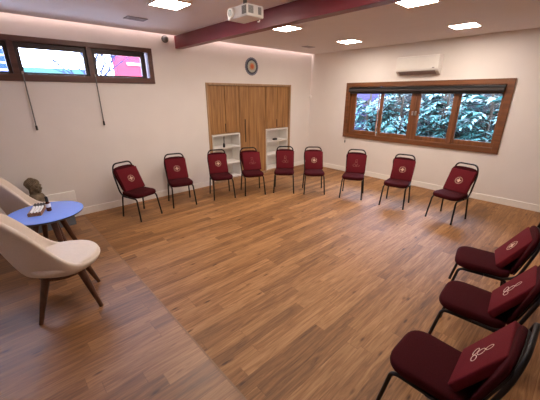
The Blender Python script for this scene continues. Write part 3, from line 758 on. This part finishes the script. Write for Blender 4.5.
# ------------------------------------------------------------------ outside: garden shrubs beyond the right window
struct('ground', B(-40, 40, -40, 40, -0.5, -0.13), 'pave')
struct('garden_bed', B(0.22, 5.0, -9.0, 4.0, -0.13, 0.05), 'soil')
def leaf(bm, base, d, side, ln, wd, droop):
    n = 3; prev = None; p = Vector(base); dd = Vector(d).normalized()
    for i in range(n + 1):
        t = i / n; w = wd * math.sin(PI * (0.12 + 0.86 * t)) ** 0.8 if i < n else wd * 0.05
        up = side.cross(dd).normalized()
        a = bm.verts.new(p - side * w + up * w * 0.3); c = bm.verts.new(p + side * w + up * w * 0.3); m = bm.verts.new(p)
        if prev:
            bm.faces.new((prev[0], prev[1], m, a)); bm.faces.new((prev[1], prev[2], c, m))
        prev = (a, m, c)
        p = p + dd * (ln / n); dd = (dd + Vector((0, 0, -droop / n))).normalized()
def shrub(x, y, h, spread, seed, mat, lab, dens, ln, wd):
    rnd = random.Random(seed)
    t = thing('garden_shrub', lab, 'shrub', (x, y, 0.05), 0, 'shrubs beyond the garden window')
    fb = bmesh.new(); sb = bmesh.new()
    for i in range(dens):
        a = rnd.uniform(0, 2 * PI); z0 = rnd.uniform(0.05, 0.9) * h; el = rnd.uniform(-0.1, 1.0)
        p = Vector((0.05 * math.cos(a), 0.05 * math.sin(a), z0)); d = Vector((math.cos(a), math.sin(a), el)).normalized()
        blen = spread * rnd.uniform(0.5, 1.05); st = 9; pts = [p.copy()]
        for k in range(st):
            p = p + d * (blen / st); d = (d + Vector((0, 0, -0.13))).normalized(); pts.append(p.copy())
            if k > 1:
                for s in (-1, 1):
                    sd = d.cross(Vector((0, 0, 1))).normalized() * s
                    ld = (d * 0.7 + sd * rnd.uniform(0.5, 1.1) + Vector((0, 0, rnd.uniform(-0.1, 0.5)))).normalized()
                    sv = ld.cross(Vector((rnd.uniform(-0.4, 0.4), rnd.uniform(-0.4, 0.4), 1))).normalized()
                    leaf(fb, p, ld, sv, ln * rnd.uniform(0.7, 1.25), wd * rnd.uniform(0.7, 1.2), rnd.uniform(0.4, 1.1))
        tube(sb, pts[::3], 0.006, 4)
    tube(sb, [(0, 0, 0), (0.01, 0, h * 0.5), (0, 0.01, h * 0.95)], 0.03, 8)
    obj('foliage', fb, mat, t); obj('stems', sb, 'stem', t)
SH = [(1.35, -0.95, 1.75, 0.62, 1, 'leafA', 'silvery green shrub beyond the leftmost pane of the garden window', 85, 0.12, 0.022),
      (1.2, -1.95, 1.85, 0.70, 2, 'leafA', 'silvery green shrub beyond the second pane of the garden window', 105, 0.12, 0.023),
      (1.25, -2.95, 1.90, 0.70, 3, 'leafA', 'silvery green shrub beyond the third pane of the garden window', 105, 0.12, 0.023),
      (1.2, -3.80, 1.80, 0.70, 4, 'leafA', 'long leaved silvery shrub beyond the rightmost pane of the garden window', 70, 0.21, 0.026)]
for s in SH: shrub(*s)
SB = [(2.15, -0.55, 'dark green bush far behind the leftmost pane of the garden window'), (2.0, -1.5, 'dark green bush far behind the second pane of the garden window'),
      (2.1, -2.6, 'dark green bush far behind the third pane of the garden window'), (2.0, -3.6, 'dark green bush far behind the rightmost pane of the garden window')]
for i, (x, y, lab) in enumerate(SB): shrub(x, y, 2.0, 0.85, 20 + i, 'leafB', lab, 70, 0.18, 0.045)
bm = bmesh.new(); box(bm, 3.3, 3.5, -9, 6, -0.13, 3.2); struct('garden_backing', bm, 'backing')  # dark backing added behind the shrubs for the deep shade between leaves
struct('trim_4', B(2.75, 2.9, -0.72, 4.0, -0.13, 3.0), 'violet')

# outside: buildings and a bare tree beyond the high window
b1 = thing('red_building', 'pinkish red building seen through the right pane of the high window', 'building', (-1.2, 7.0, -0.13))
obj('wall', B(-1.30, 3.0, 0, 0.4, 0, 4.2), 'redbuild', b1)
bm = bmesh.new(); box(bm, -0.92, -0.30, -0.05, 0, 2.98, 3.06); obj('window_ledge', bm, 'whitebuild', b1)
b2 = thing('white_building', 'low white building with teal band beyond the middle window pane', 'building', (-3.4, 12.0, -0.13))
obj('wall', B(-1.6, 1.5, 0, 3, 0, 2.86), 'whitebuild', b2)
obj('teal_band', B(-1.64, 1.54, -0.1, 0, 2.86, 3.07), 'teal', b2)
b3 = thing('blue_building', 'building with blue panels beyond the leftmost pane of the high window', 'building', (-6.9, 7.0, -0.13))
obj('wall', B(-1.6, 1.62, 0, 3, 0, 4.6), 'whitebuild', b3)
for i in range(7):
    for j in range(6):
        obj('panel', B(-1.26 + i * 0.40, -1.26 + i * 0.40 + 0.34, -0.03, 0, 2.28 + j * 0.20, 2.28 + j * 0.20 + 0.15), 'blueglass', b3)
tt = thing('bare_tree', 'bare branching tree beyond the divider between two high window panes', 'tree', (-3.75, 5.0, -0.13))
bm = bmesh.new(); rnd = random.Random(5)
def branch(p, d, ln, r, lv):
    q = p + d * ln; tube(bm, [p, p.lerp(q, 0.5) + Vector((rnd.uniform(-.02, .02), 0, 0)), q], r, 6, False, r * 0.7)
    if lv:
        for k in range(3):
            nd = (d + Vector((rnd.uniform(-0.8, 0.8), rnd.uniform(-0.5, 0.5), rnd.uniform(-0.2, 0.5)))).normalized()
            branch(p.lerp(q, rnd.uniform(0.6, 1.0)), nd, ln * rnd.uniform(0.55, 0.8), r * 0.62, lv - 1)
branch(Vector((0, 0, 0)), Vector((0.02, 0, 1)), 2.1, 0.07, 0)
for k in range(5): branch(Vector((0, 0, 1.95 + 0.07 * k)), Vector((-0.9 + 0.45 * k, rnd.uniform(-.3, .3), 1.0)).normalized(), 0.62, 0.036, 4)
obj('branches', bm, 'bark', tt, True)

# ------------------------------------------------------------------ daylight, camera, view
w = bpy.data.worlds.new('World'); sc.world = w; w.use_nodes = True
bg = w.node_tree.nodes['Background']
bg.inputs['Color'].default_value = (0.64, 0.70, 1.0, 1); bg.inputs['Strength'].default_value = 12.0

cam = bpy.data.cameras.new('Camera'); co = bpy.data.objects.new('Camera', cam); COL.objects.link(co)
co.location = (-6.3934, -5.3399, 1.85)
co.rotation_euler = (PI / 2 - 0.34362, 0, 0.822763 - PI / 2)
cam.sensor_width = 36; cam.lens = 296.4656 / 540 * 36; cam.clip_start = 0.02
sc.camera = co
sc.view_settings.view_transform = 'Standard'; sc.view_settings.look = 'None'
sc.view_settings.gamma = 1.0; sc.view_settings.use_curve_mapping = False
sc.view_settings.exposure = 1.32
sc.cycles.max_bounces = 10; sc.cycles.diffuse_bounces = 6; sc.cycles.transparent_max_bounces = 12
sc.cycles.sample_clamp_indirect = 8.0
